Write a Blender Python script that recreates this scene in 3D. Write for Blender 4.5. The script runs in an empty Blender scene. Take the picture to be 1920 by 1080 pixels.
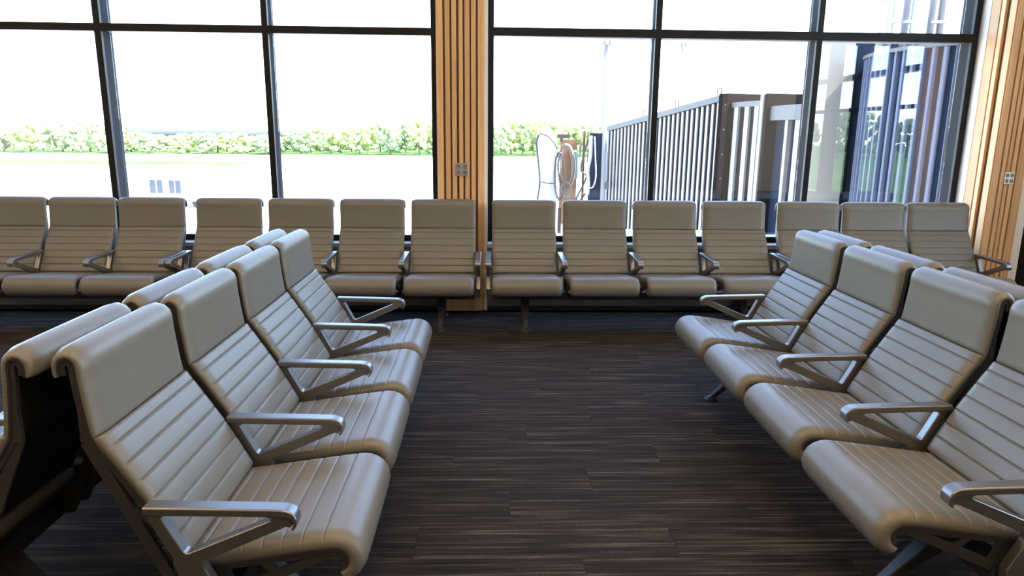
import bpy, bmesh, math, random
from mathutils import Vector, Matrix
random.seed(7)
scene = bpy.context.scene
COL = scene.collection

# ------------------------------------------------------------------ camera
CAM_H = 1.54
F_PX, PITCH, YAW, ROLL = 1315.65, 0.2167, 0.0333, 0.0100
_fw = Vector((math.sin(YAW)*math.cos(PITCH), math.cos(YAW)*math.cos(PITCH), -math.sin(PITCH)))
_rt = Vector((math.cos(YAW), -math.sin(YAW), 0))
_up = _rt.cross(_fw)
_r2 = _rt*math.cos(ROLL) + _up*math.sin(ROLL)
_u2 = -_rt*math.sin(ROLL) + _up*math.cos(ROLL)
cd = bpy.data.cameras.new('camera'); cam = bpy.data.objects.new('camera', cd); COL.objects.link(cam)
cd.sensor_fit = 'HORIZONTAL'; cd.sensor_width = 36; cd.lens = 36*F_PX/1920
cd.clip_start = .05; cd.clip_end = 3000
cam.matrix_world = Matrix(((_r2.x, _u2.x, -_fw.x, 0), (_r2.y, _u2.y, -_fw.y, 0), (_r2.z, _u2.z, -_fw.z, CAM_H), (0, 0, 0, 1)))
scene.camera = cam
def at(px, py, Y):
    """real-world point at forward distance Y that the photograph shows at a pixel"""
    d = _fw + _r2*((px-960)/F_PX) - _u2*((py-540)/F_PX)
    d = d*(Y/d.y)
    return Vector((d.x, d.y, d.z+CAM_H))

# ------------------------------------------------------------------ light
SUN_EL, SUN_ROT = math.radians(52), math.radians(95)
w = bpy.data.worlds.new('sky'); scene.world = w; w.use_nodes = True
nt = w.node_tree; bg = nt.nodes['Background']
sky = nt.nodes.new('ShaderNodeTexSky'); sky.sky_type = 'NISHITA'; sky.sun_disc = False
sky.sun_elevation = SUN_EL; sky.sun_rotation = SUN_ROT; sky.air_density = 1.0; sky.dust_density = .5; sky.ozone_density = 3.0
nt.links.new(sky.outputs[0], bg.inputs[0]); bg.inputs[1].default_value = 0.45
sd = bpy.data.lights.new('sun', 'SUN'); sd.energy = 14; sd.angle = math.radians(.6); sd.color = (1, .95, .86)
sun = bpy.data.objects.new('sun', sd); COL.objects.link(sun)
sun.rotation_euler = Vector((-.62, .05, -.78)).to_track_quat('-Z', 'Y').to_euler()
vs = scene.view_settings
scene.display_settings.display_device = 'sRGB'
vs.view_transform = 'Standard'; vs.look = 'None'; vs.gamma = 1; vs.use_curve_mapping = False
vs.exposure = 2.05

# ------------------------------------------------------------------ materials
def mat(name, col, rough=.5, metal=0.0, spec=.5, var=0.0, vscale=8.0, bump=0.0, bscale=200.0, coord='Object', stretch=None, coat=0.0):
    m = bpy.data.materials.new(name); m.use_nodes = True
    t = m.node_tree; b = t.nodes['Principled BSDF']
    b.inputs['Base Color'].default_value = (*col, 1); b.inputs['Roughness'].default_value = rough
    b.inputs['Metallic'].default_value = metal; b.inputs['Specular IOR Level'].default_value = spec
    b.inputs['Coat Weight'].default_value = coat
    if var or bump:
        tc = t.nodes.new('ShaderNodeTexCoord'); mp = t.nodes.new('ShaderNodeMapping')
        t.links.new(tc.outputs[coord], mp.inputs[0])
        if stretch: mp.inputs['Scale'].default_value = stretch
    if var:
        n = t.nodes.new('ShaderNodeTexNoise'); n.inputs['Scale'].default_value = vscale; n.inputs['Detail'].default_value = 4
        t.links.new(mp.outputs[0], n.inputs[0])
        r = t.nodes.new('ShaderNodeValToRGB')
        r.color_ramp.elements[0].position = .3; r.color_ramp.elements[1].position = .7
        r.color_ramp.elements[0].color = (*[c*(1-var) for c in col], 1); r.color_ramp.elements[1].color = (*[min(1, c*(1+var)) for c in col], 1)
        t.links.new(n.outputs[0], r.inputs[0]); t.links.new(r.outputs[0], b.inputs['Base Color'])
    if bump:
        n2 = t.nodes.new('ShaderNodeTexNoise'); n2.inputs['Scale'].default_value = bscale; n2.inputs['Detail'].default_value = 2
        t.links.new(mp.outputs[0], n2.inputs[0])
        bp = t.nodes.new('ShaderNodeBump'); bp.inputs['Strength'].default_value = bump; bp.inputs['Distance'].default_value = .002
        t.links.new(n2.outputs[0], bp.inputs['Height']); t.links.new(bp.outputs[0], b.inputs['Normal'])
    return m

def carpet_mat(name, brick):
    m = bpy.data.materials.new(name); m.use_nodes = True; t = m.node_tree; b = t.nodes['Principled BSDF']
    b.inputs['Roughness'].default_value = .9; b.inputs['Specular IOR Level'].default_value = .15
    tc = t.nodes.new('ShaderNodeTexCoord'); oi = t.nodes.new('ShaderNodeObjectInfo')
    mul = t.nodes.new('ShaderNodeMath'); mul.operation = 'MULTIPLY'; mul.inputs[1].default_value = 0 if brick else 37.0
    t.links.new(oi.outputs['Random'], mul.inputs[0])
    add = t.nodes.new('ShaderNodeVectorMath'); add.operation = 'ADD'
    t.links.new(tc.outputs['Object'], add.inputs[0]); t.links.new(mul.outputs[0], add.inputs[1])
    def streak(sx, sy, det):
        mp = t.nodes.new('ShaderNodeMapping'); mp.inputs['Scale'].default_value = (sx, sy, 1)
        t.links.new(add.outputs[0], mp.inputs[0])
        n = t.nodes.new('ShaderNodeTexNoise'); n.inputs['Scale'].default_value = 1; n.inputs['Detail'].default_value = det
        n.inputs['Roughness'].default_value = .6
        t.links.new(mp.outputs[0], n.inputs[0]); return n
    n1 = streak(1.7, 64, 2); n2 = streak(4, 26, 2); n3 = streak(160, 260, 0)
    r = t.nodes.new('ShaderNodeValToRGB'); e = r.color_ramp.elements
    e[0].position = .36; e[0].color = (0.0128, 0.0103, 0.0093, 1); e[1].position = .72; e[1].color = (0.1523, 0.1302, 0.1105, 1)
    k = e.new(.52); k.color = (0.0305, 0.0245, 0.0211, 1); k = e.new(.60); k.color = (0.0663, 0.0550, 0.0462, 1)
    mx = t.nodes.new('ShaderNodeMix'); mx.data_type = 'FLOAT'; mx.inputs[0].default_value = .25
    t.links.new(n1.outputs[0], mx.inputs[2]); t.links.new(n2.outputs[0], mx.inputs[3])
    mx2 = t.nodes.new('ShaderNodeMix'); mx2.data_type = 'FLOAT'; mx2.inputs[0].default_value = .11
    t.links.new(mx.outputs[0], mx2.inputs[2]); t.links.new(n3.outputs[0], mx2.inputs[3])
    t.links.new(mx2.outputs[0], r.inputs[0]); t.links.new(r.outputs[0], b.inputs['Base Color'])
    bp = t.nodes.new('ShaderNodeBump'); bp.inputs['Strength'].default_value = .5; bp.inputs['Distance'].default_value = .003
    t.links.new(mx2.outputs[0], bp.inputs['Height']); t.links.new(bp.outputs[0], b.inputs['Normal'])
    return m

def wood_mat():
    m = bpy.data.materials.new('oak_slat'); m.use_nodes = True; t = m.node_tree; b = t.nodes['Principled BSDF']
    b.inputs['Roughness'].default_value = .45; b.inputs['Specular IOR Level'].default_value = .4
    tc = t.nodes.new('ShaderNodeTexCoord'); oi = t.nodes.new('ShaderNodeObjectInfo')
    mul = t.nodes.new('ShaderNodeMath'); mul.operation = 'MULTIPLY'; mul.inputs[1].default_value = 23.0
    t.links.new(oi.outputs['Random'], mul.inputs[0])
    add = t.nodes.new('ShaderNodeVectorMath'); add.operation = 'ADD'
    t.links.new(tc.outputs['Object'], add.inputs[0]); t.links.new(mul.outputs[0], add.inputs[1])
    mp = t.nodes.new('ShaderNodeMapping'); mp.inputs['Scale'].default_value = (60, 60, 2.2); t.links.new(add.outputs[0], mp.inputs[0])
    n = t.nodes.new('ShaderNodeTexNoise'); n.inputs['Scale'].default_value = 1; n.inputs['Detail'].default_value = 5
    n.inputs['Distortion'].default_value = .6; t.links.new(mp.outputs[0], n.inputs[0])
    r = t.nodes.new('ShaderNodeValToRGB'); e = r.color_ramp.elements
    e[0].position = .25; e[0].color = (.60, .345, .155, 1); e[1].position = .75; e[1].color = (.82, .53, .28, 1)
    t.links.new(n.outputs[0], r.inputs[0])
    hs = t.nodes.new('ShaderNodeHueSaturation'); mr = t.nodes.new('ShaderNodeMapRange')
    mr.inputs[3].default_value = .86; mr.inputs[4].default_value = 1.12
    t.links.new(oi.outputs['Random'], mr.inputs[0]); t.links.new(mr.outputs[0], hs.inputs['Value'])
    t.links.new(r.outputs[0], hs.inputs['Color']); t.links.new(hs.outputs[0], b.inputs['Base Color'])
    return m

def glass_mat(name, r0, tint):
    m = bpy.data.materials.new(name); m.use_nodes = True; t = m.node_tree
    for n in list(t.nodes):
        if n.type != 'OUTPUT_MATERIAL': t.nodes.remove(n)
    out = t.nodes['Material Output']
    g = t.nodes.new('ShaderNodeNewGeometry'); d = t.nodes.new('ShaderNodeVectorMath'); d.operation = 'DOT_PRODUCT'
    t.links.new(g.outputs['Normal'], d.inputs[0]); t.links.new(g.outputs['Incoming'], d.inputs[1])
    def mth(op, a, b=None):
        n = t.nodes.new('ShaderNodeMath'); n.operation = op
        for i, v in enumerate((a, b)):
            if v is None: continue
            if isinstance(v, (int, float)): n.inputs[i].default_value = v
            else: t.links.new(v, n.inputs[i])
        return n.outputs[0]
    c = mth('ABSOLUTE', d.outputs['Value']); f = mth('POWER', mth('SUBTRACT', 1.0, c), 5.0)
    fac = mth('ADD', mth('MULTIPLY', f, 1-r0), r0)
    tr = t.nodes.new('ShaderNodeBsdfTransparent'); tr.inputs[0].default_value = (*tint, 1)
    gl = t.nodes.new('ShaderNodeBsdfGlossy'); gl.inputs['Roughness'].default_value = 0.0; gl.inputs[0].default_value = (.95, .98, 1, 1)
    mx = t.nodes.new('ShaderNodeMixShader'); t.links.new(fac, mx.inputs[0]); t.links.new(tr.outputs[0], mx.inputs[1]); t.links.new(gl.outputs[0], mx.inputs[2])
    t.links.new(mx.outputs[0], out.inputs[0]); return m

M = {
 'leather': mat('taupe_upholstery', (.160, .147, .121), .40, spec=.5, var=.03, vscale=6, bump=.08, bscale=420),
 'shell': mat('black_seat_shell', (.02, .02, .022), .5),
 'silver': mat('silver_cast_aluminium', (0.252, 0.245, 0.241), .34, metal=.85, bump=.03, bscale=500),
 'frame': mat('grey_painted_frame', (.060, .058, .058), .42, metal=.45),
 'beam': mat('dark_grey_beam', (.045, .044, .045), .45, metal=.4),
 'carpet': carpet_mat('streaked_carpet_plank', False),
 'carpet_far': carpet_mat('streaked_carpet_slab', True),
 'oak': wood_mat(),
 'oak_back': mat('dark_oak_backing', (.16, .075, .03), .6, var=.2, vscale=20),
 'black_frame': mat('black_anodised_frame', (.009, .009, .011), .45, spec=.22),
 'bead': mat('sky_lit_frame_side', (0.051, 0.053, 0.060), .6, spec=.0),  # sides of the black frame, greyed to paint in sky light
 'rail_lit': mat('lit_transom_side', (.22, .22, .23), .5),  # lighter colour paints in apron light on the transom underside
 'lit_top': mat('lit_bottom_rail_top', (.62, .62, .64), .4, metal=.3),  # pale colour paints daylight onto the dark bottom rail's top
 'white': mat('white_painted_wall', (.84, .82, .79), .7, var=.02),
 'wallgrey': mat('grey_painted_wall', (.38, .38, .39), .7, var=.03),
 'ledge': mat('pale_stone_ledge', (.55, .54, .53), .45, var=.05, vscale=30),
 'baseboard': mat('grey_rubber_baseboard', (.20, .185, .17), .6),
 'ceiling': mat('pale_wood_ceiling', (.52, .42, .30), .8, var=.08, vscale=6, stretch=(.3, 6, 1)),
 'rearwall': mat('dark_wood_rear_wall', (.11, .088, .066), .7, var=.03),
 'glass': glass_mat('window_glass', .072, (.96, .97, .97)),
 'steel': mat('brushed_steel_plate', (.55, .53, .48), .35, metal=.7),
 'socket': mat('grey_socket', (.20, .195, .18), .5),
 'slot': mat('black_slot', (.01, .01, .01), .6),
 'apron': mat('pale_concrete_apron', (.50, .49, .47), .9, var=.08, vscale=.05),
 'grass': mat('green_airfield_grass', (0.064, 0.112, 0.045), .95, spec=.0, var=.2, vscale=.08),
 'hill': mat('hazy_blue_hill', (.040, .050, .052), 1.0, var=.15, vscale=.01),
 'leaf1': mat('yellow_green_leaves', (0.353, 0.402, 0.167), .95, spec=.1, var=.25, vscale=.9),
 'leaf2': mat('mid_green_leaves', (0.284, 0.353, 0.186), .95, spec=.1, var=.25, vscale=.9),
 'leaf3': mat('tan_spring_leaves', (0.396, 0.370, 0.243), .95, spec=.1, var=.2, vscale=.9),
 'bark': mat('pale_bark', (.26, .22, .17), .9, var=.2),
 'tunnel': mat('dark_plum_tunnel_panel', (0.012, 0.010, 0.013), .85, spec=.0),
 'rib': mat('pale_tunnel_rib', (.235, .225, .212), .5),
 'post': mat('plum_steel_post', (.012, .009, .010), .7, spec=.0),
 'roof': mat('grey_tunnel_roof', (.075, .075, .08), .55),
 'cream': mat('cream_wall_panel', (0.262, 0.241, 0.200), .6),
 'navy': mat('navy_rotunda_panel', (0.015, 0.020, 0.035), .7, spec=.0),
 'bluerib': mat('blue_grey_rotunda_rib', (0.091, 0.105, 0.154), .6, spec=.3),
 'pipe': mat('pale_grey_pipe', (.19, .19, .215), .45),
 'polew': mat('white_pole', (.20, .19, .18), .5),
 'bag': mat('white_hose_cover', (0.434, 0.434, 0.462), .7, var=.1, vscale=6, stretch=(6, 6, .4)),
 'rubber': mat('black_rubber', (.02, .02, .022), .5),
 'rope': mat('beige_hose', (.13, .115, .09), .6),
 'tanpanel': mat('tan_panel', (.20, .095, .040), .6),
 'brick': mat('rust_orange_board', (.12, .040, .014), .6),
 'brown': mat('dark_brown_post', (.04, .024, .02), .6),
 'teal': mat('grey_green_hook', (.10, .15, .15), .5),
 'bus': mat('white_vehicle_paint', (.75, .75, .75), .4),
 'busglass': mat('pale_blue_vehicle_glass', (.030, .040, .065), .3),
 'tyre': mat('black_tyre', (.02, .02, .02), .8),
 'lamp': mat('white_lamp_housing', (.2, .19, .18), .5),
}

# ------------------------------------------------------------------ helpers
def mesh(name, verts, faces, smooth=False):
    me = bpy.data.meshes.new(name); me.from_pydata([tuple(v) for v in verts], [], faces); me.update()
    if smooth: me.polygons.foreach_set('use_smooth', [True]*len(me.polygons))
    return me
def obj(name, me, m=None, parent=None):
    if m is not None and not me.materials: me.materials.append(m)
    o = bpy.data.objects.new(name, me); COL.objects.link(o)
    if parent is not None: o.parent = parent
    return o
def empty(name, loc=(0, 0, 0), rz=0.0):
    o = bpy.data.objects.new(name, None); COL.objects.link(o); o.location = loc; o.rotation_euler = (0, 0, rz); o.empty_display_size = .1
    return o
def tag(o, label, cat, group=None):
    o['label'] = label; o['category'] = cat
    if group: o['group'] = group
    return o
def struct(o, label=None):
    o['kind'] = 'structure'
    if label: o['label'] = label
    return o
class MB:
    def __init__(s): s.v = []; s.f = []
    def add(s, vs, fs):
        b = len(s.v); s.v += [tuple(v) for v in vs]; s.f += [tuple(b+i for i in f) for f in fs]; return s
    def box(s, x0, x1, y0, y1, z0, z1):
        return s.add([(x0, y0, z0), (x1, y0, z0), (x1, y1, z0), (x0, y1, z0), (x0, y0, z1), (x1, y0, z1), (x1, y1, z1), (x0, y1, z1)],
                     [(0, 3, 2, 1), (4, 5, 6, 7), (0, 1, 5, 4), (1, 2, 6, 5), (2, 3, 7, 6), (3, 0, 4, 7)])
    def prism(s, poly, a0, a1, fn):
        """poly: list of (u,z), extruded between a0 and a1; fn(a,u,z)->xyz"""
        n = len(poly)
        return s.add([fn(a0, u, z) for u, z in poly]+[fn(a1, u, z) for u, z in poly],
                     [tuple(range(n))[::-1], tuple(range(n, 2*n))]+[(i, (i+1) % n, n+(i+1) % n, n+i) for i in range(n)])
    def tube(s, pts, rad, seg=8, caps=True, sy=1.0):
        pts = [Vector(p) for p in pts]; rads = rad if isinstance(rad, (list, tuple)) else [rad]*len(pts)
        b = len(s.v); prev = None
        for i, p in enumerate(pts):
            d = (pts[min(i+1, len(pts)-1)]-pts[max(i-1, 0)]).normalized()
            ref = Vector((0, 0, 1)) if abs(d.z) < .9 else Vector((0, 1, 0))
            a = d.cross(ref).normalized() if prev is None else (prev-d*prev.dot(d)).normalized()
            prev = a; c = d.cross(a)
            for k in range(seg):
                th = 2*math.pi*k/seg
                s.v.append(tuple(p+(a*math.cos(th)+c*math.sin(th)*sy)*rads[i]))
        for i in range(len(pts)-1):
            for k in range(seg):
                k2 = (k+1) % seg
                s.f.append((b+i*seg+k, b+i*seg+k2, b+(i+1)*seg+k2, b+(i+1)*seg+k))
        if caps:
            s.f.append(tuple(b+k for k in range(seg))[::-1]); s.f.append(tuple(b+(len(pts)-1)*seg+k for k in range(seg)))
        return s
    def build(s, name, m, parent=None, smooth=False, bevel=0.0, bseg=2, me_only=False):
        me = mesh(name, s.v, s.f, smooth)
        bm = bmesh.new(); bm.from_mesh(me)
        bmesh.ops.recalc_face_normals(bm, faces=bm.faces)
        if bevel: bmesh.ops.bevel(bm, geom=list(bm.edges), offset=bevel, segments=bseg, profile=.6, affect='EDGES', clamp_overlap=True)
        bm.to_mesh(me); bm.free()
        if smooth: me.polygons.foreach_set('use_smooth', [True]*len(me.polygons))
        me.materials.append(m)
        if me_only: return me
        return obj(name, me, None, parent)
def boxo(name, x0, x1, y0, y1, z0, z1, m, parent=None, bevel=0.0):
    return MB().box(x0, x1, y0, y1, z0, z1).build(name, m, parent, bevel=bevel)

# ------------------------------------------------------------------ the room
Y_FACE, Y_FR, Y_GL = 6.25, 6.37, 6.53
ROOM_X0, ROOM_X1, Y_BACK, CEIL = -8.2, 5.3, -3.3, 4.4
fl = struct(boxo('floor', ROOM_X0, ROOM_X1, Y_BACK-.2, Y_FR+.25, -.30, -.008, M['carpet_far']), 'dark brown and grey streaked carpet floor')
# carpet planks in view, one by one
PL, PW = 1.0, .25
pl_me = MB().box(-PL/2+.0006, PL/2-.0006, -PW/2+.0006, PW/2-.0006, -.008, 0).build('carpet_plank', M['carpet'], me_only=True)
row = 0; y = .95
while y < 6.25:
    off = (row*.37) % 1.0
    half = 1.3+.62*y
    k = math.floor((-min(half, 4.6)-off)/PL)
    while True:
        xc = off+k*PL
        if xc-PL/2 > min(half, 4.2): break
        if y+PW/2 <= Y_FACE-.02+PW: 
            o = obj('carpet_plank', pl_me, None, fl); o.location = (xc, min(y, Y_FACE-PW/2), 0.0)
        k += 1
    y += PW; row += 1
struct(boxo('ceiling', ROOM_X0, ROOM_X1, Y_BACK-.2, Y_FR+.25, CEIL, CEIL+.2, M['ceiling']), 'pale wood ceiling above the lounge')
struct(boxo('wall_left', ROOM_X0-.2, ROOM_X0, Y_BACK-.2, Y_FR+.25, -.30, CEIL+.2, M['white']))
struct(boxo('added_sun_canopy', ROOM_X1+.25, ROOM_X1+3.4, Y_BACK-2, Y_FR+.25, CEIL+.05, CEIL+.2, M['wallgrey']), 'unseen canopy added to keep sun off the side window')  # unseen overhang, added to block direct sun through the side window
SW = (.66, 4.90); SS, ST = .60, 4.15           # side window: Y range, sill and head
wr_ = MB(); wr_.box(ROOM_X1, ROOM_X1+.25, Y_BACK-.2, Y_FR+.25, -.30, SS); wr_.box(ROOM_X1, ROOM_X1+.25, Y_BACK-.2, Y_FR+.25, ST, CEIL+.2)
wr_.box(ROOM_X1, ROOM_X1+.25, Y_BACK-.2, SW[0], SS, ST); wr_.box(ROOM_X1, ROOM_X1+.25, SW[1], Y_FR+.25, SS, ST)
struct(wr_.build('wall_right', M['white']), 'white side wall at the right')

# front wall: low wall, head, piers
W1 = (-7.60, -.458); W2 = (-.015, 4.293); Z_S, Z_T = .566, 4.15
wf = MB()
wf.box(ROOM_X0, ROOM_X1, Y_FACE, Y_FR+.25, -.30, Z_S-.03)
wf.box(ROOM_X0, ROOM_X1, Y_FACE, Y_FR+.25, Z_T, CEIL)
for a, b in ((ROOM_X0, W1[0]), (W1[1], W2[0]), (W2[1]+.03, ROOM_X1)): wf.box(a, b, Y_FACE, Y_FR+.25, Z_S-.03, Z_T)
struct(wf.build('wall_front', M['wallgrey']), 'grey painted wall below the windows')
for n, (a, b) in enumerate((W1, W2)):
    struct(boxo('trim_%d' % (n+1), a, b, Y_FACE-.03, Y_FR, Z_S-.03, Z_S+.008, M['ledge'], bevel=.004), 'pale stone window ledge behind the seats')
for n, (a, b) in enumerate(((ROOM_X0, -.46), (-.03, 4.32))):
    struct(boxo('baseboard_front' if n == 0 else 'baseboard_front_right', a, b, Y_FACE-.016, Y_FACE, 0, .10, M['baseboard'], bevel=.003), 'grey baseboard under the windows')

def window(name, x0, x1, mulls, z0, z1, trans, yf, yg, label, jw=.05, loc=None, rz=0.0):
    """frame from yf (room side) to yg (glass); mulls: left/right edges"""
    root = struct(empty(name, ((x0+x1)/2, yf, 0)), label)
    if loc is not None: root.location = loc; root.rotation_euler = (0, 0, rz)
    ox = (x0+x1)/2
    sgn = 1 if yg > yf else -1
    def fbox(nm, a, b, c, d, m, y0=0.0, y1=None):
        y1 = (yg-yf) if y1 is None else y1
        return boxo(nm, a-ox, b-ox, min(y0, y1), max(y0, y1), c, d, m, root)
    edges = [(x0, x0+jw)]+mulls+[(x1-jw, x1)]
    for i, (a, b) in enumerate(edges):
        fbox('jamb' if i in (0, len(edges)-1) else 'mullion', a, b, z0, z1, M['black_frame'], 0, sgn*.035)
        fbox('mullion_side', a+.006, b-.006, z0, z1, M['bead'], sgn*.035, (yg-yf)+sgn*.04)
    for i in range(len(edges)-1):
        a, b = edges[i][1], edges[i+1][0]
        fbox('bottom_rail', a, b, z0, z0+.058, M['black_frame'], 0, (yg-yf)+sgn*.04)
        fbox('rail_lit_top', a, b, z0+.058, z0+.062, M['lit_top'], sgn*.01, (yg-yf)-sgn*.012)  # thin pale strip standing in for the daylit top of the rail
        fbox('head_rail', a, b, z1-.06, z1, M['black_frame'], 0, (yg-yf)+sgn*.04)
        zs = [z0+.055]
        for t0, t1 in trans:
            fbox('transom', a, b, t0, t1, M['black_frame'], 0, sgn*.05)
            fbox('transom_side', a, b, t0+.006, t1-.006, M['rail_lit'], sgn*.05, (yg-yf)+sgn*.04)
            zs += [t0+.006, t1-.006]
        zs.append(z1-.055)
        for j in range(0, len(zs), 2):
            fbox('pane', a-.004, b+.004, zs[j]+.0005, zs[j+1]-.0005, M['glass'], (yg-yf)-.004, (yg-yf)+.004)
    return root
window('window_1', W1[0], -.458, [(-6.20, -6.148), (-4.75, -4.698), (-3.347, -3.292), (-1.943, -1.892)], Z_S, Z_T, [(2.355, 2.418)], Y_FR, Y_GL,
       'wide black framed window left of the slatted column')
window('window_2', -.015, 4.293, [(1.436, 1.488), (2.858, 2.908)], Z_S, Z_T, [(2.362, 2.432)], Y_FR, Y_GL,
       'wide black framed window right of the slatted column')

# slatted oak column between the windows
c1 = struct(empty('trim_3', (-.25, 6.05, 0)), 'oak slatted column between the two windows')
MB().box(-.19, .205, .022, .20, .0, CEIL).build('backing', M['oak_back'], c1)
MB().box(.205, .231, .012, .20, .0, CEIL).build('edge_trim', M['white'], c1)
MB().box(-.17, .20, -.006, .022, .0, .16).build('plinth', M['oak'], c1, bevel=.003, bseg=1)
for a, b in ((-.44, -.387), (-.369, -.33), (-.314, -.276), (-.256, -.223), (-.207, -.167), (-.154, -.116), (-.099, -.045)):
    wdt = b-a
    bx = MB().box(-wdt/2, wdt/2, 0, .024, .16, CEIL).build('slat', M['oak'], c1, bevel=.002, bseg=1); bx.location = ((a+b)/2+.25, 0, 0)

# slatted oak column in the right corner: side face towards the window, front face towards the room
XR, YCF = 4.312, 5.945
c2 = struct(empty('trim_4', (XR, YCF, 0)), 'oak slatted column in the corner at the far right')
def cx(px_): return at(px_, 350, YCF).x-XR
x_end = cx(1917)
MB().box(.012, x_end+.005, .024, .70, 0, CEIL).build('backing', M['oak_back'], c2)
MB().box(-.012, .012, .32, .425, 0, CEIL).build('reveal_board', M['white'], c2)
for a, b in ((6.26, 6.15), (6.137, 6.087), (6.03, 5.957)):          # side face
    wdt = a-b
    bx = MB().box(-.012, .012, -wdt/2, wdt/2, 0, CEIL).build('slat', M['oak'], c2, bevel=.002, bseg=1); bx.location = (0, (a+b)/2-YCF, 0)
for a, b in ((1858.5, 1870), (1873, 1880.5), (1882.5, 1889), (1891.5, 1899), (1902, 1917)):      # front face
    a, b = cx(a), cx(b); wdt = b-a
    bx = MB().box(-wdt/2, wdt/2, 0, .024, 0, CEIL).build('slat', M['oak'], c2, bevel=.002, bseg=1); bx.location = ((a+b)/2, 0, 0)
MB().box(x_end+.002, x_end+.075, .004, .70, 0, CEIL).build('edge_board', M['white'], c2, bevel=.002, bseg=1)
dr = struct(boxo('door_1', XR+x_end+.085, ROOM_X1-.01, Y_FACE-.05, Y_FACE-.002, 0, 2.5, M['black_frame']), 'black door leaf in the right corner')
boxo('door_handle', 5.2, 5.22, Y_FACE-.09, Y_FACE-.05, .95, 1.15, M['steel'], dr)

# rear wall behind the camera, side window at the right
struct(boxo('wall_back', ROOM_X0, ROOM_X1, Y_BACK-.2, Y_BACK, -.30, CEIL, M['rearwall']), 'dark wood toned wall behind the camera')
hw_ = (SW[1]-SW[0])/2
window('window_3', -hw_, hw_, [((SW[0]+SW[1])/2-q-.05, (SW[0]+SW[1])/2-q+.05) for q in (4.27, 3.48, 2.64, 1.80)],
       SS, ST, [(1.90, 1.95), (2.36, 2.43)], 0, .16, 'black framed side window at the right, facing the green field', loc=(ROOM_X1, (SW[0]+SW[1])/2, 0), rz=-math.radians(90))

# linear ceiling lamps
lm_ = bpy.data.materials.new('warm_lamp_diffuser'); lm_.use_nodes = True
_b = lm_.node_tree.nodes['Principled BSDF']; _b.inputs['Base Color'].default_value = (.9, .85, .75, 1)
_b.inputs['Emission Color'].default_value = (1, .74, .45, 1); _b.inputs['Emission Strength'].default_value = 18.0
for iy, yy in enumerate((-2.1, -.1, 1.9)):
    for ix, xx in enumerate((-6.0, -3.0, 0.0, 3.0)):
        lp = tag(empty('ceiling_lamp', (xx, yy, CEIL)), 'linear lamp, %s from the left in the %s ceiling row' % (('first', 'second', 'third', 'fourth', 'fifth', 'sixth')[ix], ('rear', 'middle', 'window side')[iy]), 'lamp', 'linear ceiling lamps')
        boxo('housing', -.75, .75, -.06, .06, -.07, 0, M['black_frame'], lp); boxo('diffuser', -.74, .74, -.05, .05, -.08, -.07, lm_, lp)

# wall sockets
def outlet(name, loc, rz, label):
    r = tag(empty(name, loc, rz), label, 'socket')
    MB().box(-.058, .058, -.008, 0, -.055, .055).build('plate', M['steel'], r, bevel=.003, bseg=1)
    for sx in (-.027, .027):
        for sz in (-.025, .025):
            so = MB().tube([(sx, -.012, sz), (sx, -.007, sz)], .0195, 14).build('socket', M['socket'], r)
            for k in (-1, 1): MB().box(sx+k*.006-.0014, sx+k*.006+.0014, -.0128, -.0115, sz-.002, sz+.009).build('slot', M['slot'], so)
    return r
outlet('power_outlet', (-.236, 6.05, 1.237), 0, 'square steel four socket outlet on the oak column between the windows')
o2 = at(1891.5, 334, YCF); o2 = outlet('power_outlet', (o2.x, YCF, o2.z), 0, 'square steel four socket outlet on the oak column at far right'); o2.scale = (.75, 1, .95)

# ------------------------------------------------------------------ tandem seating
def catmull(pts, n=10):
    P = [Vector(p) for p in pts]; out = []
    for i in range(len(P)-1):
        p0 = P[max(i-1, 0)]; p1 = P[i]; p2 = P[i+1]; p3 = P[min(i+2, len(P)-1)]
        for k in range(n):
            t = k/n
            out.append(.5*((2*p1)+(-p0+p2)*t+(2*p0-5*p1+4*p2-p3)*t*t+(-p0+3*p1-3*p2+p3)*t**3))
    out.append(P[-1]); return out
class Curve:
    def __init__(s, pts):
        s.p = catmull(pts); s.l = [0]
        for a, b in zip(s.p, s.p[1:]): s.l.append(s.l[-1]+(b-a).length)
        s.L = s.l[-1]
    def at(s, d):
        d = max(0, min(s.L, d)); lo, hi = 0, len(s.l)-1
        while hi-lo > 1:
            m = (lo+hi)//2
            if s.l[m] <= d: lo = m
            else: hi = m
        t = (d-s.l[lo])/max(1e-9, s.l[hi]-s.l[lo]); p = s.p[lo].lerp(s.p[hi], t)
        return p
    def tan(s, d, h=.006):
        return (s.at(d+h)-s.at(d-h)).normalized()
    def near(s, u, z):
        q = Vector((u, z)); i = min(range(len(s.p)), key=lambda k: (s.p[k]-q).length); return s.l[i]
BACK_PTS = [(-.076, .916), (-.0765, .945), (-.069, .961), (-.052, .969), (-.036, .961), (-.029, .945), (-.027, .902), (-.017, .806), (-.008, .752),
            (.006, .724), (.033, .684), (.101, .577), (.150, .490), (.196, .402)]
SEAT_PTS = [(.168, .366), (.21, .364), (.26, .3695), (.35, .382), (.439, .395), (.53, .408), (.585, .415), (.615, .416), (.638, .404), (.648, .384), (.641, .361), (.622, .346)]
CB, CS = Curve(BACK_PTS), Curve(SEAT_PTS)
CW = .540          # cushion width
def lxyz(a, u, z): return (a, -u, z)
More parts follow.
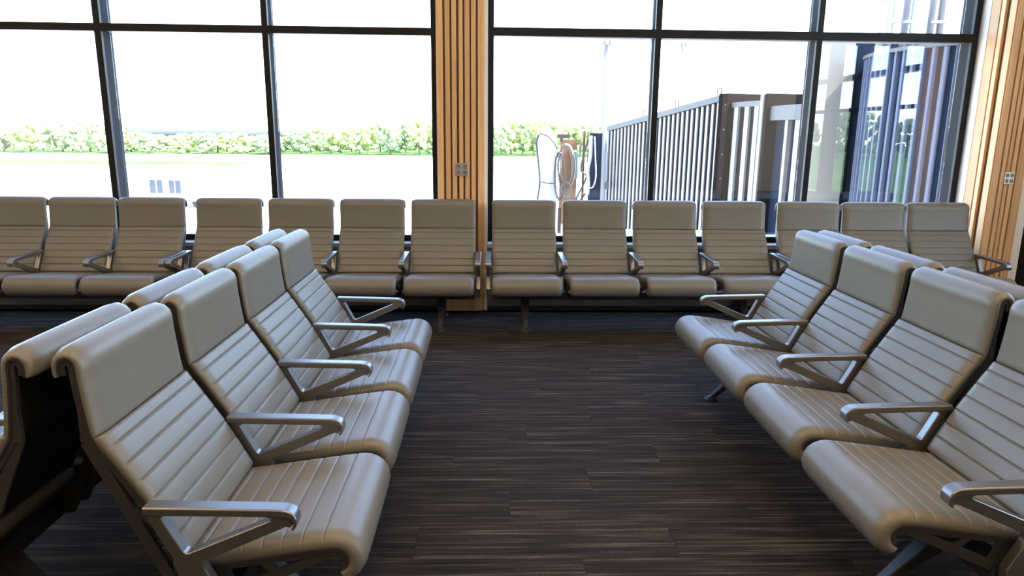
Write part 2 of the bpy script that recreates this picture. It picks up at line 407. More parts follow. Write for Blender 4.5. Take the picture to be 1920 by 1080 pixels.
def pad(curve, s0, s1, th, grooves, name, r_edge=.042, end0=.012, end1=.012, gd=.006, kmin=.34):
    """upholstered pad laid over a curve; right-hand normal of the tangent is the outer side"""
    ss = [s0, s0+.002, s0+.005, s0+.009]; s = s0+.015
    while s < s1-.012: ss.append(s); s += .0125
    ss += [s1-.009, s1-.005, s1-.002, s1]
    for g in grooves: ss += [g-.011, g-.0065, g-.0035, g-.0016, g, g+.0016, g+.0035, g+.0065, g+.011]
    ss = sorted(set(round(q, 5) for q in ss if s0 <= q <= s1))
    ss = [q for i, q in enumerate(ss) if i == 0 or q-ss[i-1] > .0007]
    h = CW/2; ts = []
    for e in (0, .001, .003, .006, .010, .016, .024, .034, .045, .056, .08, .12, .19): ts.append(-h+e)
    ts = ts+[0]+[-t for t in reversed(ts)]
    v = []; f = []; nt_ = len(ts)
    def thick(s, t):
        e = min(t+h, h-t); r = r_edge
        ed = 1.0 if e >= r else math.sqrt(max(0, 1-((r-e)/r)**2))
        k = kmin+(1-kmin)*ed
        crown = 1+.06*(1-(t/h)**2)
        for q, rr in ((s-s0, end0), (s1-s, end1)):
            if rr and q < rr: k *= .62+.38*math.sqrt(max(0, 1-((rr-q)/rr)**2))
        d = th*k*crown
        if grooves:
            m = min(abs(s-g) for g in grooves)
            gg = math.exp(-(m/.0024)**2)
            d -= gd*gg*(.25+.75*min(1, e/.02))*min(1, k)
            d += .0008*min(1, m/.025)*ed
        return d
    for s in ss:
        p = curve.at(s); tg = curve.tan(s); n = Vector((-tg.y, tg.x))
        for t in ts:
            q = p+n*thick(s, t); v.append(lxyz(t, q.x, q.y))
    top = len(v)
    for s in ss:
        p = curve.at(s)
        for t in ts: v.append(lxyz(t*.996, p.x, p.y))
    ns = len(ss)
    for i in range(ns-1):
        for j in range(nt_-1):
            a = i*nt_+j; f.append((a, a+1, a+nt_+1, a+nt_)); b = top+a; f.append((b, b+nt_, b+nt_+1, b+1))
    for i in range(ns-1):
        a = i*nt_; b = a+nt_; f.append((a, b, top+b, top+a)); a += nt_-1; b += nt_-1; f.append((a, top+a, top+b, b))
    for j in range(nt_-1):
        f.append((j, top+j, top+j+1, j+1)); a = (ns-1)*nt_+j; f.append((a, a+1, top+a+1, top+a))
    me = mesh(name, v, f); bm = bmesh.new(); bm.from_mesh(me); bmesh.ops.recalc_face_normals(bm, faces=bm.faces); bm.to_mesh(me); bm.free()
    me.polygons.foreach_set('use_smooth', [True]*len(me.polygons)); me.materials.append(M['leather']); return me
S_SEAM = CB.near(-.007, .750)
bl = CB.L-S_SEAM
ME = {}
ME['headrest'] = pad(CB, 0, S_SEAM, .0255, [], 'headrest', r_edge=.056, end0=.012, end1=.012, kmin=.18)
ME['backrest'] = pad(CB, S_SEAM+.0008, CB.L, .031, [S_SEAM+.047+.0585*i for i in range(6)], 'backrest')
gs = [CS.near(.585-.0575*i, .39) for i in range(7)]
ME['seat_pad'] = pad(CS, 0, CS.L, .043, sorted(gs), 'seat_pad', r_edge=.04, end0=.0, end1=.02, gd=.005)

def ribbon(curve, s0, s1, w0, w1, a0, a1, mb, n=60):
    """flat bar following a curve on its inner side"""
    pts = []
    for i in range(n+1):
        s = s0+(s1-s0)*i/n; p = curve.at(s); tg = curve.tan(s); nn = Vector((-tg.y, tg.x)); pts.append((p-nn*w0, p-nn*w1))
    for i in range(n):
        (a, b), (c, d) = pts[i], pts[i+1]
        quad = [a, c, d, b]
        vs_ = [lxyz(a0, q.x, q.y) for q in quad]+[lxyz(a1, q.x, q.y) for q in quad]
        fs = [(3, 2, 1, 0), (4, 5, 6, 7), (0, 1, 5, 4), (2, 3, 7, 6)]
        if i == 0: fs.append((3, 0, 4, 7))
        if i == n-1: fs.append((1, 2, 6, 5))
        mb.add(vs_, fs)
_bk = [0]
def bar(mb, p, q, wd, a0, a1, wd2=None):
    _bk[0] = (_bk[0]+1) % 7; e = .0004*(1+_bk[0])
    p = Vector(p); q = Vector(q); d = (q-p).normalized(); n = Vector((-d.y, d.x)); wd2 = wd if wd2 is None else wd2
    mb.prism([tuple(p+n*wd/2), tuple(q+n*wd2/2), tuple(q-n*wd2/2), tuple(p-n*wd/2)], a0+e, a1-e, lxyz)
def side_frame(side):
    a0, a1 = side*(CW/2-.021), side*(CW/2-.005)
    if a0 > a1: a0, a1 = a1, a0
    mb = MB()
    ribbon(CB, .004, CB.L-.01, .001, .020, a0, a1, mb); ribbon(CS, 0, CS.L-.012, .001, .018, a0, a1, mb, 50)
    # rim along the edge
    ribbon(CB, .002, CB.L-.01, .0005, .006, a0-.004, a1+.004, mb); ribbon(CS, 0, CS.L-.008, .0005, .006, a0-.004, a1+.004, mb, 50)
    bar(mb, (-.028, .735), (.192, .245), .030, a0, a1, .034)         # rear strut
    bar(mb, (-.030, .93), (-.026, .735), .018, a0, a1, .030)
    bar(mb, (.045, .548), (.142, .492), .022, a0, a1)                # cross bars
    bar(mb, (.594, .402), (.255, .252), .026, a0, a1, .030)          # front strut
    bar(mb, (.452, .338), (.405, .378), .020, a0, a1)
    mb.prism([(.150, .30), (.215, .385), (.305, .385), (.335, .30), (.315, .235), (.185, .235)], a0+.004, a1-.004, lxyz)   # bracket on the beam
    return mb.build('side_frame', M['frame'], me_only=True)
ME['fr_l'], ME['fr_r'] = side_frame(-1), side_frame(1)
def shell():
    mb = MB(); a = CW/2-.024
    ribbon(CB, .03, CB.L-.005, .0015, .007, -a, a, mb, 50); ribbon(CS, 0, CS.L-.02, .0015, .007, -a, a, mb, 40)
    return mb.build('seat_shell', M['shell'], me_only=True, smooth=False)
ME['shell'] = shell()
AW = .0235
def arm_mesh():
    mb = MB()
    # top rail with rounded nose that curls under
    path = [(.128, .5705), (.20, .5690), (.35, .5655), (.46, .5625), (.492, .5605), (.512, .553), (.522, .538), (.521, .520), (.513, .509)]
    th = [.014, .014, .014, .0135, .013, .011, .0085, .006, .0045]
    c = catmull(path, 4); m = len(c)
    prof = [(-AW, -.5), (-AW, .25), (-AW*.86, .5), (AW*.86, .5), (AW, .25), (AW, -.5)]
    vs_ = []; fs = []
    for i, p in enumerate(c):
        d = (c[min(i+1, m-1)]-c[max(i-1, 0)]).normalized(); n = Vector((-d.y, d.x)); t = th[min(len(th)-1, int(i/4))]
        t2 = th[min(len(th)-1, int(i/4)+1)]; t = t+(t2-t)*((i % 4)/4)
        for a, k in prof:
            q = p+n*(k*2*t if k < 0 else k*2*t*.5)
            vs_.append(lxyz(a, q.x, q.y))
    k = len(prof)
    for i in range(m-1):
        for j in range(k):
            j2 = (j+1) % k; fs.append((i*k+j, i*k+j2, (i+1)*k+j2, (i+1)*k+j))
    fs.append(tuple(range(k))[::-1]); fs.append(tuple((m-1)*k+j for j in range(k)))
    mb.add(vs_, fs)
    me = mb.build('armrest', M['silver'], me_only=True, bevel=.0016, bseg=1)
    outer = [(.127, .566), (.30, .561), (.485, .557), (.503, .549), (.5115, .535), (.512, .521), (.506, .513), (.494, .515), (.375, .462), (.272, .414), (.272, .395), (.318, .30), (.312, .225),
             (.225, .225), (.205, .33), (.193, .425), (.155, .498)]
    hole = [(.170, .5455), (.176, .5495), (.30, .547), (.445, .5435), (.456, .5395), (.452, .533), (.34, .485), (.236, .441), (.228, .4395), (.221, .445), (.195, .495)]
    bm = bmesh.new()
    for lp in (outer, hole):
        vv = [bm.verts.new(lxyz(-.0165, u, z)) for u, z in lp]
        for a, b in zip(vv, vv[1:]+vv[:1]): bm.edges.new((a, b))
    bmesh.ops.triangle_fill(bm, use_beauty=True, use_dissolve=True, edges=list(bm.edges))
    ext = bmesh.ops.extrude_face_region(bm, geom=list(bm.faces))
    for v in [g for g in ext['geom'] if isinstance(g, bmesh.types.BMVert)]: v.co.x = .0165
    bmesh.ops.recalc_face_normals(bm, faces=bm.faces)
    sharp = [e for e in bm.edges if len(e.link_faces) == 2 and e.calc_face_angle(0) > 1.2]
    bmesh.ops.bevel(bm, geom=sharp, offset=.0022, segments=1, affect='EDGES', clamp_overlap=True)
    bm.from_mesh(me); bm.to_mesh(me); bm.free()
    return me
ME['arm'] = arm_mesh()
def leg_mesh():
    mb = MB()
    def seg(p, q, w0, w1, t0, t1):
        p = Vector(p); q = Vector(q); d = (q-p).normalized(); n = Vector((-d.y, d.x)); vs_ = []
        for c, w_, t in ((p, w0, t0), (q, w1, t1)):
            for sa, sn in ((-1, -1), (1, -1), (1, 1), (-1, 1)):
                r = c+n*sn*t/2; vs_.append(lxyz(sa*w_/2, r.x, r.y))
        mb.add(vs_, [(0, 3, 2, 1), (4, 5, 6, 7), (0, 1, 5, 4), (1, 2, 6, 5), (2, 3, 7, 6), (3, 0, 4, 7)])
    seg((.262, .262), (.512, .020), .082, .032, .060, .026)
    seg((.288, .262), (.038, .020), .082, .032, .060, .026)
    return mb.build('leg', M['beam'], me_only=True, bevel=.006)
ME['leg'] = leg_mesh()
def foot_mesh(u):
    mb = MB(); mb.tube([lxyz(0, u, 0), lxyz(0, u, .010), lxyz(0, u, .017), lxyz(0, u, .030)], [.040, .040, .033, .014], 18)
    return mb.build('foot', M['frame'], me_only=True)
ME['foot_f'], ME['foot_b'] = foot_mesh(.515), foot_mesh(.035)
def bench(loc, rz, n, pitch, label, group='tandem airport benches', legs=None, x0=None):
    r = tag(empty('tandem_bench', loc, rz), label, 'bench', group)
    xs = [(i-(n-1)/2)*pitch for i in range(n)]
    for x in xs:
        for nm, k in (('headrest', 'headrest'), ('backrest', 'backrest'), ('seat_pad', 'seat_pad'), ('side_frame', 'fr_l'), ('side_frame', 'fr_r'), ('seat_shell', 'shell')):
            o = obj(nm, ME[k], None, r); o.location = (x, 0, 0)
    for i in range(n+1):
        o = obj('armrest', ME['arm'], None, r); o.location = ((i-n/2)*pitch, 0, 0)
    L = (n-1)/2*pitch+.27
    MB().box(-L, L, -.318, -.232, .212, .272).build('beam', M['beam'], r, bevel=.006)
    for x in (xs[0], xs[-1]):
        l = obj('leg', ME['leg'], None, r); l.location = (x, 0, 0)
        for k in ('foot_f', 'foot_b'): obj('foot', ME[k], None, l)
    return r
YB = 5.901; PS = .6
R90 = math.radians(90)
bench((-2.802-1.5*.567, YB, 0), 0, 4, .567, 'taupe four seat bench along the window wall at the far left')
bench((-2.168+1.5*.594, YB, 0), 0, 4, .594, 'taupe four seat bench under the left window, ending at the slatted column')
bench((.292+1.5*.598, YB, 0), 0, 4, .598, 'taupe four seat bench under the right window, starting at the slatted column')
bench((3.297, YB, 0), 0, 3, .567, 'taupe three seat bench in the corner beside the oak panel at right')
XL, XRR, BB = -1.0314, 1.8377, .232
bench((XL, 3.813-1.5*PS, 0), R90, 4, PS, 'taupe four seat bench in the left foreground facing the middle aisle')
bench((XL-BB, 3.813-1.5*PS, 0), -R90, 4, PS, 'taupe four seat bench turned away, behind the left foreground bench')
bench((XRR, 3.902-1.5*PS, 0), -R90, 4, PS, 'taupe four seat bench in the right foreground facing the middle aisle')
bench((XRR+BB, 3.902-1.5*PS, 0), R90, 4, PS, 'taupe four seat bench turned away, behind the right foreground bench')

# ------------------------------------------------------------------ outside: ground, hills, trees
ZG = -4.0
struct(boxo('ground_apron', -900, 900, -600, 900, ZG-.5, ZG, M['apron']), 'pale concrete apron outside')
def patch(name, quad, m, label, z=.03):
    return struct(obj(name, mesh(name, [(x, y, ZG) for x, y in quad]+[(x, y, ZG+z) for x, y in quad],
        [(3, 2, 1, 0), (4, 5, 6, 7), (0, 1, 5, 4), (1, 2, 6, 5), (2, 3, 7, 6), (3, 0, 4, 7)]), m), label)
patch('ground_grass_strip', [(-300, 100), (-42, 115), (-42, 131), (-300, 128)], M['grass'], 'green grass strip beyond the apron')
patch('ground_grass_verge', [(-320, 172), (300, 172), (300, 420), (-320, 420)], M['grass'], 'grass below the trees')
patch('ground_side_field', [(30, -420), (420, -420), (420, 15), (30, 15)], M['grass'], 'green field beside the building')
def hill(name, pts, Y, depth, m, label):
    vs_ = []; n = len(pts)
    for x, z in pts: vs_ += [(x, Y, ZG), (x, Y, z*.6+ZG*.4), (x, Y+depth*.4, z), (x, Y+depth, ZG)]
    fs = []
    for i in range(n-1):
        for k in range(3): a = i*4+k; fs.append((a, a+4, a+5, a+1))
        a = i*4; fs.append((a, a+3, a+7, a+4))
    fs += [(0, 1, 2, 3), ((n-1)*4, (n-1)*4+3, (n-1)*4+2, (n-1)*4+1)]
    me = mesh(name, vs_, fs, True); return struct(obj(name, me, m), label)
def hz(px, py, Y): p = at(px, py, Y); return (p.x, p.z)
hill('hill_left', [hz(x, y, 700) for x, y in ((-300, 222), (-60, 220), (60, 224), (150, 232), (230, 240), (330, 247), (420, 256))], 700, 160, M['hill'], 'hazy blue hill on the left horizon')
hill('hill_middle', [hz(x, y, 560) for x, y in ((160, 262), (240, 243), (300, 240), (380, 240), (460, 244), (560, 241), (700, 246), (820, 244), (1000, 240), (1150, 246), (1300, 252))], 560, 120, M['hill'], 'low hazy hill beyond the trees')
def crown_mesh(seed, m):
    rnd = random.Random(seed); bm = bmesh.new()
    for i in range(52):
        th = rnd.uniform(0, 6.28); h = rnd.uniform(.14, 1.0); rr = (.36-.26*abs(h-.5))*math.sqrt(rnd.uniform(.1, 1))*1.3
        c = Vector((rr*math.cos(th), rr*math.sin(th), h)); s = rnd.uniform(.06, .125)
        res = bmesh.ops.create_icosphere(bm, subdivisions=2, radius=s)
        for v in res['verts']:
            v.co *= 1+rnd.uniform(-.28, .28); v.co.z *= .85; v.co += c
    me = bpy.data.meshes.new('crown'); bm.to_mesh(me); bm.free(); me.materials.append(m); return me
crowns = [crown_mesh(i, M[k]) for i, k in enumerate(('leaf1', 'leaf2', 'leaf3', 'leaf1', 'leaf2'))]
trunk_me = MB().tube([(0, 0, 0), (.01, 0, .3), (0, .01, .62)], [.035, .026, .012], 7).build('trunk', M['bark'], me_only=True)
def tree(x, y, h, wdt, kind, label, group):
    t = tag(empty('tree', (x, y, ZG), random.uniform(0, 6.28)), label, 'tree', group)
    for nm, me in (('trunk', trunk_me), ('crown', crowns[kind])):
        o = obj(nm, me, None, t); o.scale = (wdt, wdt, h/1.12)
def belt(px, Y, h, wdt, kind):
    p = at(px, 260, Y)
    where = 'far left' if px < 215 else 'second' if px < 515 else 'third' if px < 815 else 'fourth'
    look = ('yellow green', 'mid green', 'tan spring', 'yellow green', 'mid green')[kind]
    tree(p.x, Y, h, wdt, kind, '%s tree in the %s belt beyond the airfield, behind the %s window pane' % (look, 'front' if Y < row_split else 'rear', where), 'trees beyond the airfield')
row_split = 0
rt = random.Random(3)
def belt_row(p0, p1, step, Y0, hfun, kinds, split, jit=2.0):
    global row_split
    row_split = split; q = p0
    while q < p1:
        belt(q+rt.uniform(-4, 4), Y0+rt.uniform(-jit, jit), hfun(q)+rt.uniform(-.6, .8), rt.uniform(6.3, 7.2), rt.choice(kinds)); q += step
for k, Y0 in enumerate((170, 180, 190)): belt_row(-70+k*18, 225, 55, Y0, lambda q: 7.5, (0, 2, 2, 3, 1), 175, .8)
for k, Y0 in enumerate((174, 184, 194)): belt_row(222+k*18, 520, 55, Y0, lambda q: 4.7, (0, 1, 3, 4, 2), 179, .8)
for k, Y0 in enumerate((182, 192, 202)): belt_row(512+k*18, 1180, 54, Y0, lambda q: 5.0+4.0*min(1, max(0, (q-515)/250)), (0, 0, 3, 1, 4), 187, .8)
for i in range(22):
    az = math.radians(14+i*2.3+rt.uniform(-.2, .2)); dd = 195+12*(i % 3)
    tree(dd*math.sin(az), -dd*math.cos(az), rt.uniform(10.5, 13), rt.uniform(8, 9.5), rt.choice((1, 4, 1, 4, 0)), 'green tree beyond the side field', 'trees beyond the side field')

# ------------------------------------------------------------------ jet bridge
jb = tag(empty('jet_bridge', (5.2, 15, ZG)), 'dark ribbed jet bridge with pale vertical ribs outside the right window', 'jet bridge')
J0 = Vector(jb.location)
def jpart(mb, name, m, bevel=0.0, smooth=False, parent=None):
    mb.v = [tuple(Vector(v)-J0) for v in mb.v]; return mb.build(name, m, parent or jb, bevel=bevel, smooth=smooth)
def hexa(mb, bot, top):
    """bot/top: 4 points each"""
    return mb.add(list(bot)+list(top), [(0, 3, 2, 1), (4, 5, 6, 7), (0, 1, 5, 4), (1, 2, 6, 5), (2, 3, 7, 6), (3, 0, 4, 7)])
A = at(1360, 186, 15.0); B = at(1142, 244, 19.8); LOW = 2.75
dirv = Vector((B.x-A.x, B.y-A.y, 0)).normalized(); nrm = Vector((-dirv.y, dirv.x, 0))    # nrm faces the viewer's left
if nrm.x > 0: nrm = -nrm
WB = 2.6
def slab(P, Q, zt, zb, out, inn):
    """wall slab between plan points P and Q (with their own top heights) offset along the normal"""
    pts = []
    for z in (zb, zt):
        pts.append([P+nrm*out+Vector((0, 0, z)), Q+nrm*out+Vector((0, 0, z)), Q-nrm*inn+Vector((0, 0, z)), P-nrm*inn+Vector((0, 0, z))])
    return pts
mb = MB(); q = slab(A, B, 0, -LOW, 0, WB); hexa(mb, q[0], q[1]); jpart(mb, 'tunnel_body', M['tunnel'])
NR = 27
for i in range(NR+1):
    c = A.lerp(B, i/NR); mb = MB(); hw = dirv*.040; q = []
    for z in (-LOW, -.04): q.append([c-hw+nrm*.028+Vector((0, 0, z)), c+hw+nrm*.028+Vector((0, 0, z)), c+hw-nrm*.01+Vector((0, 0, z)), c-hw-nrm*.01+Vector((0, 0, z))])
    hexa(mb, q[0], q[1]); jpart(mb, 'rib', M['rib'])
mb = MB(); q = slab(A, B, .10, -.03, .07, WB+.07); hexa(mb, q[0], q[1]); jpart(mb, 'roof_edge', M['roof'])
for s0 in (.02, .33, .62):
    c = A.lerp(B, s0); MBx = MB().tube([c+nrm*.04+Vector((0, 0, .08)), c+nrm*.04+Vector((0, 0, .24)), c+nrm*.04+dirv*.12+Vector((0, 0, .24)), c+nrm*.04+dirv*.12+Vector((0, 0, .08))], .018, 6); jpart(MBx, 'lifting_eye', M['roof'])
# portal frame at the near end of the tunnel
A2 = A-dirv*.30
def post(P, Q, zt, zb, out, inn, name, m):
    mb = MB(); q = slab(P, Q, zt, zb, out, inn); hexa(mb, q[0], q[1]); return jpart(mb, name, m)
A_up = Vector((0, 0, at(1372, 175.5, 14.8).z-A.z))
pf = post(A+A_up, A2+A_up, 0, -LOW-.2, .16, WB+.16, 'portal_frame', M['post'])
for k in range(5):
    c = A2+nrm*.165+dirv*.05; mb = MB(); z = -.12-.5*k
    mb.tube([c+Vector((0, 0, z)), c+nrm*.012+Vector((0, 0, z))], .018, 8); jpart(mb, 'bolt', M['roof'], parent=pf)
# second, wider section towards the building
C0 = A2; C1 = at(1437, 189, 13.6)
C0 = Vector((C0.x, C0.y, at(1383, 199, A2.y).z)); C1.z = C0.z; d2 = Vector((C1.x-C0.x, C1.y-C0.y, 0)).normalized()
nrm_keep = nrm; nrm = Vector((-d2.y, d2.x, 0)); nrm = -nrm if nrm.x > 0 else nrm
post(C0, C1, 0, -LOW-.2, 0, WB, 'tunnel_body', M['tunnel'])
for s0 in (.16, .50, .80):
    c = C0.lerp(C1, s0); hw = d2*.075; mb = MB(); q = []
    for z in (-LOW, -.02): q.append([c-hw+nrm*.05+Vector((0, 0, z)), c+hw+nrm*.05+Vector((0, 0, z)), c+hw-nrm*.01+Vector((0, 0, z)), c-hw-nrm*.01+Vector((0, 0, z))])
    hexa(mb, q[0], q[1]); jpart(mb, 'rib', M['rib'])
post(C0, C1, .07, -.03, .06, WB, 'roof_edge', M['roof'])
H2 = at(1455, 175, 13.4).z-C1.z
post(C1, C1+d2*.10, H2-.02, -LOW-.3, .13, WB, 'portal_flange', M['rib'])
post(C1+d2*.10, C1+d2*.2, H2, -LOW-.3, .10, WB, 'portal_frame', M['post'])
# recessed link with lower roof
D0 = C1+d2*.2; D1 = at(1512, 210, 12.2); ZD = at(1480, 199, 12.8).z; D0 = Vector((D0.x, D0.y, ZD)); D1.z = ZD
d3 = Vector((D1.x-D0.x, D1.y-D0.y, 0)).normalized(); nrm = Vector((-d3.y, d3.x, 0)); nrm = -nrm if nrm.x > 0 else nrm
post(D0, D1, 0, -LOW, -.12, WB, 'link_wall', M['navy'])
post(D0, D1, .02, -.24, .03, WB, 'link_roof', M['roof'])
for s0, wd in ((.42, .05), (.74, .09), (.93, .05)):
    c = D0.lerp(D1, s0); hw = d3*wd; mb = MB(); q = []
    for z in (-LOW, -.24): q.append([c-hw-nrm*.04+Vector((0, 0, z)), c+hw-nrm*.04+Vector((0, 0, z)), c+hw-nrm*.14+Vector((0, 0, z)), c-hw-nrm*.14+Vector((0, 0, z))])
    hexa(mb, q[0], q[1]); jpart(mb, 'rib', M['rib'])
# cream wall panel and dark recess beside the rotunda
p0, p1 = at(1524, 240, 11.6), at(1588, 240, 11.6); ZR = at(1740, 84, 9.4).z
ZC = at(1560, 80, 11.6).z
jpart(MB().box(p0.x, p1.x, 11.6, 11.75, -1.2, ZC), 'cream_panel', M['cream'])
jpart(MB().box(p1.x, p1.x+1.4, 12.0, 12.15, -1.2, ZC+.05), 'recess_panel', M['navy'])
# rotunda: ribbed drum
RC = Vector((7.75, 10.5, 0)); RR = 2.0
def drum(r, z0, z1, name, m, n=72):
    mb = MB(); mb.tube([(RC.x, RC.y, z0), (RC.x, RC.y, z1)], r, n); return jpart(mb, name, m)
drum(RR, -1.3, ZR, 'rotunda_wall', M['navy']); drum(RR+.08, ZR, ZR+.05, 'rotunda_roof', M['roof'])
nr = 84
for i in range(nr):
    th = 2*math.pi*i/nr
    if math.sin(th) > .55: continue
    c = RC+Vector((math.cos(th), math.sin(th), 0))*(RR+.02); t = Vector((-math.sin(th), math.cos(th), 0))*.034; n = Vector((math.cos(th), math.sin(th), 0))*.035
    mb = MB(); hexa(mb, [c-t-n+Vector((0, 0, -1.3)), c+t-n+Vector((0, 0, -1.3)), c+t*.6+n+Vector((0, 0, -1.3)), c-t*.6+n+Vector((0, 0, -1.3))],
                    [c-t-n+Vector((0, 0, ZR)), c+t-n+Vector((0, 0, ZR)), c+t*.6+n+Vector((0, 0, ZR)), c-t*.6+n+Vector((0, 0, ZR))]); jpart(mb, 'rotunda_rib', M['bluerib'])
for px0 in (1651, 1666, 1695, 1711, 1743, 1761):
    b = at(px0, 60, 10.6); mb = MB().tube([(b.x, b.y, ZR), (b.x, b.y, ZR+3.2)], .048, 12); pp = jpart(mb, 'vent_pipe', M['pipe'], smooth=True)
    if px0 in (1666, 1711, 1761):
        z = at(px0, 42, 10.6).z; mb = MB().box(b.x-.17, b.x+.08, b.y-.06, b.y+.04, z-.02, z+.02); jpart(mb, 'pipe_clamp', M['rib'], parent=pp)
# support column under the tunnel
for P in (A.lerp(B, .2), A.lerp(B, .85)):
    c = P-nrm_keep*1.2; mb = MB().tube([(c.x, c.y, ZG), (c.x, c.y, A.z-LOW+.1)], .22, 14); jpart(mb, 'support_column', M['roof'], smooth=True)

# ------------------------------------------------------------------ equipment at the far end of the bridge
YE = 20.6
def pxbox(x0, x1, y0, y1, Y, depth):
    a, b = at(x0, y1, Y), at(x1, y0, Y); return (a.x, b.x, Y, Y+depth, a.z, b.z)
def ground_post(mb, x, Y, r=.06): return mb.tube([(x, Y, ZG), (x, Y, -.6)], r, 8)
e1 = tag(empty('equipment_rack', (at(1090, 400, YE).x, YE, ZG)), 'tan and rust equipment rack with posts beside the jet bridge', 'rack'); E0 = Vector(e1.location)
def epart(mb, name, m, parent=e1, origin=None, **k):
    o = E0 if origin is None else origin; mb.v = [tuple(Vector(v)-o) for v in mb.v]; return mb.build(name, m, parent, **k)
def epx(name, m, x0, x1, y0, y1, dY=0.0, depth=.08): return epart(MB().box(*pxbox(x0, x1, y0, y1, YE+dY, depth)), name, m)
epx('tan_panel', M['tanpanel'], 1047, 1083, 262, 420, .12)
epx('bracket', M['brown'], 1045, 1067, 252, 259, -.1); epx('bracket', M['brown'], 1050, 1056, 259, 266, -.1)
epx('post', M['brown'], 1083, 1088.5, 256, 420, .0); epx('rust_board', M['brick'], 1088.5, 1098, 246, 420, .05)
epx('dark_post', M['brown'], 1098, 1104, 246, 400, -.02)
for x in (1050, 1094): ground_post_mb = ground_post(MB(), at(x, 400, YE).x, YE+.15); epart(ground_post_mb, 'ground_post', M['brown'])
cab = boxo('electrical_cabinet', *pxbox(1104, 1131, 250, 430, YE+.1, .5), M['navy']); tag(cab, 'dark navy equipment cabinet at the end of the jet bridge', 'cabinet')
cab_leg = MB(); x0, x1, *_ = pxbox(1104, 1131, 250, 430, YE+.1, .5)
cab_leg.box(x0, x1, YE+.1, YE+.6, ZG, at(1104, 428, YE+.1).z).build('plinth', M['navy'], cab)
# fabric covered hose column
bagx = at(1025, 300, YE).x; zt = at(1025, 246, YE).z; rnd = random.Random(5); mb = MB(); pts = []; rr = []
for i in range(24):
    t = i/23; pts.append((bagx+.05*math.sin(t*4), YE, zt+(ZG-zt)*t)); rr.append((.12 if i == 0 else .26)*(1+.06*math.sin(i*1.9)))
mb.tube(pts, rr, 22)
for i, v in enumerate(mb.v):
    x, y_, z = v; c = pts[min(23, i//22)]; k = 1+.07*math.sin((i % 22)*2.2+3); mb.v[i] = (c[0]+(x-c[0])*k, c[1]+(y_-c[1])*k, z)
hs = tag(mb.build('hose_column', M['bag'], None, smooth=True), 'white fabric covered air hose hanging beside the equipment rack', 'hose')
def hang(name, pxs, Y, r, m, label, cat, grp=None):
    P = [at(x, y_, Y) for x, y_ in pxs]; c = catmull([tuple(p) for p in P], 6)
    o = MB().tube(c, r, 7).build(name, m, None, smooth=True); return tag(o, label, cat, grp)
def catmull3(pts, n=6): return catmull(pts, n)
hang('black_cable', [(1011, 252), (1006, 268), (1009, 300), (1012, 340), (1008, 372), (1006, 400)], YE-.30, .028, M['rubber'], 'black cable hanging left of the white hose column', 'cable')
hang('black_cable', [(1012, 250), (1028, 256), (1040, 270), (1044, 280)], YE-.32, .022, M['rubber'], 'short black cable arching over the white hose column', 'cable')
hang('hose_strap', [(1011, 340), (1020, 342), (1030, 344), (1040, 344)], YE-.32, .016, M['rubber'], 'dark strap around the white hose column', 'strap')
def loop(cx, cy, rx, ry, Y, n=20, ph=0.0): return [(cx+rx*math.sin(ph+6.283*i/n), cy-ry*math.cos(ph+6.283*i/n)) for i in range(n+1)]
hc = at(1062, 312, YE-.2); coil = tag(empty('hose_coil', tuple(hc)), 'beige hose coiled on the tan panel of the equipment rack', 'hose')
for i, (cx, cy, rx, ry) in enumerate(((1062, 312, 16, 42), (1060, 316, 13, 46), (1063, 308, 12, 36), (1062, 355, 9, 14))):
    c = catmull([tuple(at(x, y_, YE-.16-.03*i)-hc) for x, y_ in loop(cx, cy, rx, ry, YE)], 4)
    MB().tube(c, .024, 7).build('hose_loop', M['rope'], coil, smooth=True)
hang('hose_loop', loop(1049, 330, 9, 44, YE), YE-.48, .03, M['rubber'], 'black hose loop left of the beige coil', 'hose')
hang('hanging_hose', [(1104, 258), (1092, 300), (1090, 320), (1099, 330), (1092, 350), (1081, 372), (1088, 375), (1098, 362)], YE-.14, .028, M['rubber'], 'black hose looping over the rust board', 'hose')
hang('hanging_hose', [(1108, 254), (1107, 290), (1102, 320), (1103, 345), (1101, 365)], YE-.34, .05, M['bag'], 'white hose hanging beside the navy cabinet', 'hose')
hang('hanging_hose', [(1115, 256), (1116, 290), (1117, 330), (1112, 350), (1106, 352)], YE-.05, .02, M['bag'], 'thin pale hose hanging in front of the navy cabinet', 'hose')
hang('steel_hook', [(1076, 286), (1080, 286), (1080, 310), (1080, 330), (1078, 334)], YE-.1, .05, M['teal'], 'grey green hook on the equipment rack', 'hook')
hang('wire_hoop', [(1113, 249), (1113.5, 236), (1127, 236), (1127, 249)], YE+.2, .016, M['pipe'], 'thin wire hoop on top of the navy cabinet', 'hoop')
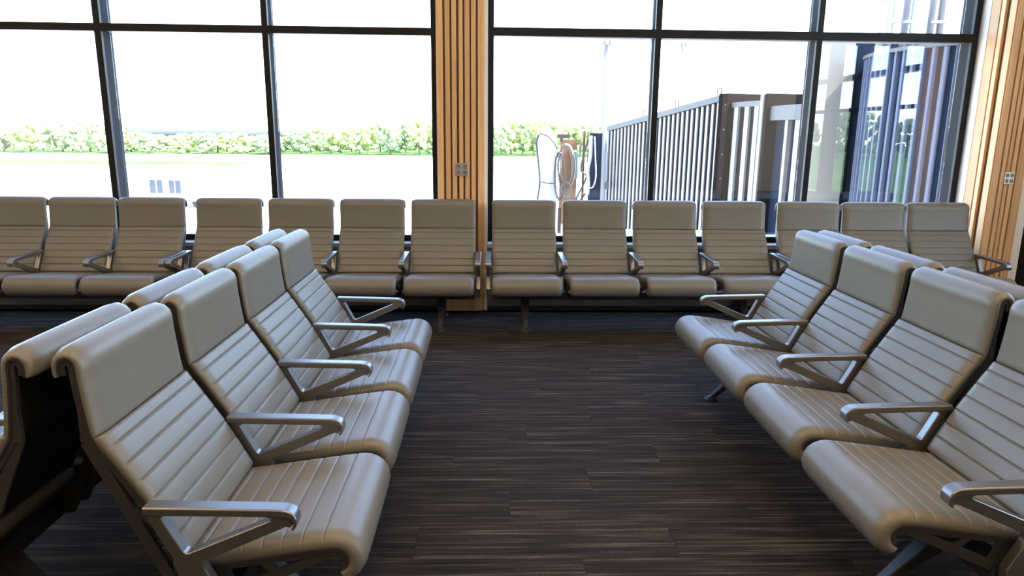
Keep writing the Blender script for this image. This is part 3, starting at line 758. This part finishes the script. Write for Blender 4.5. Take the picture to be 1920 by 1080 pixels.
# camera box on the tunnel wall
jx = tag(boxo('junction_box', *pxbox(1133, 1142, 342, 355, 19.3, .14), M['roof']), 'small grey junction box with conduit on the tunnel side', 'box')
c = at(1137, 342, 19.37); d = at(1138, 285, 19.37)
MB().tube([c, d], .022, 6).build('conduit', M['pipe'], jx)

# light poles
def light_pole(px_, top, Y, r, label, arms):
    b = at(px_, top, Y); p = tag(empty('light_pole', (b.x, Y, ZG)), label, 'lamp post'); h = b.z-ZG
    MB().tube([(0, 0, 0), (0, 0, h*.5), (0, 0, h)], [r*1.5, r*1.2, r*.8], 12).build('pole', M['polew'], p, smooth=True)
    s = Y/F_PX
    MB().box(-arms*s, arms*s, -.05, .05, h-.05, h+.05).build('crossarm', M['polew'], p)
    for k in (-.8, 0, .8): MB().box(k*arms*s-.32*arms*s, k*arms*s+.32*arms*s, -.22, .22, h+.05, h+.05+9*s).build('lamp_head', M['lamp'], p, bevel=.02, bseg=1)
light_pole(1137, 86, 32, .11, 'tall white light pole left of the jet bridge', 11)
light_pole(1280, 90, 60, .09, 'faint tall light pole behind the jet bridge roof', 9)
# thick white mast at the tunnel end
m0 = at(1139, 232, 20.2); mst = MB().tube([(m0.x, 20.2, ZG), (m0.x, 20.2, m0.z+.2)], .13, 14).build('white_mast', M['polew'], None, smooth=True); tag(mst, 'thick white mast at the far end of the jet bridge', 'mast')

# ------------------------------------------------------------------ white bus on the apron
bs = tag(empty('apron_bus', (at(312, 372, 52).x, 52, ZG), math.radians(-4)), 'white shuttle bus with blue windows on the apron, over the left bench', 'bus')
MB().box(-3.4, 3.4, 0, 2.2, .45, 3.0).build('body', M['bus'], bs, bevel=.15, bseg=3)
s = 52/F_PX
for a, b in ((-1.15, -.72), (-.62, -.2), (.27, .66), (.74, 1.15)):
    MB().box(a, b, -.03, .02, 1.05, 2.0).build('window_pane', M['busglass'], bs, bevel=.02, bseg=1)
for x in (-2.3, 2.3):
    for y_ in (.15, 2.05): MB().tube([(x, y_-.12, .45), (x, y_+.12, .45)], .45, 18).build('wheel', M['tyre'], bs)
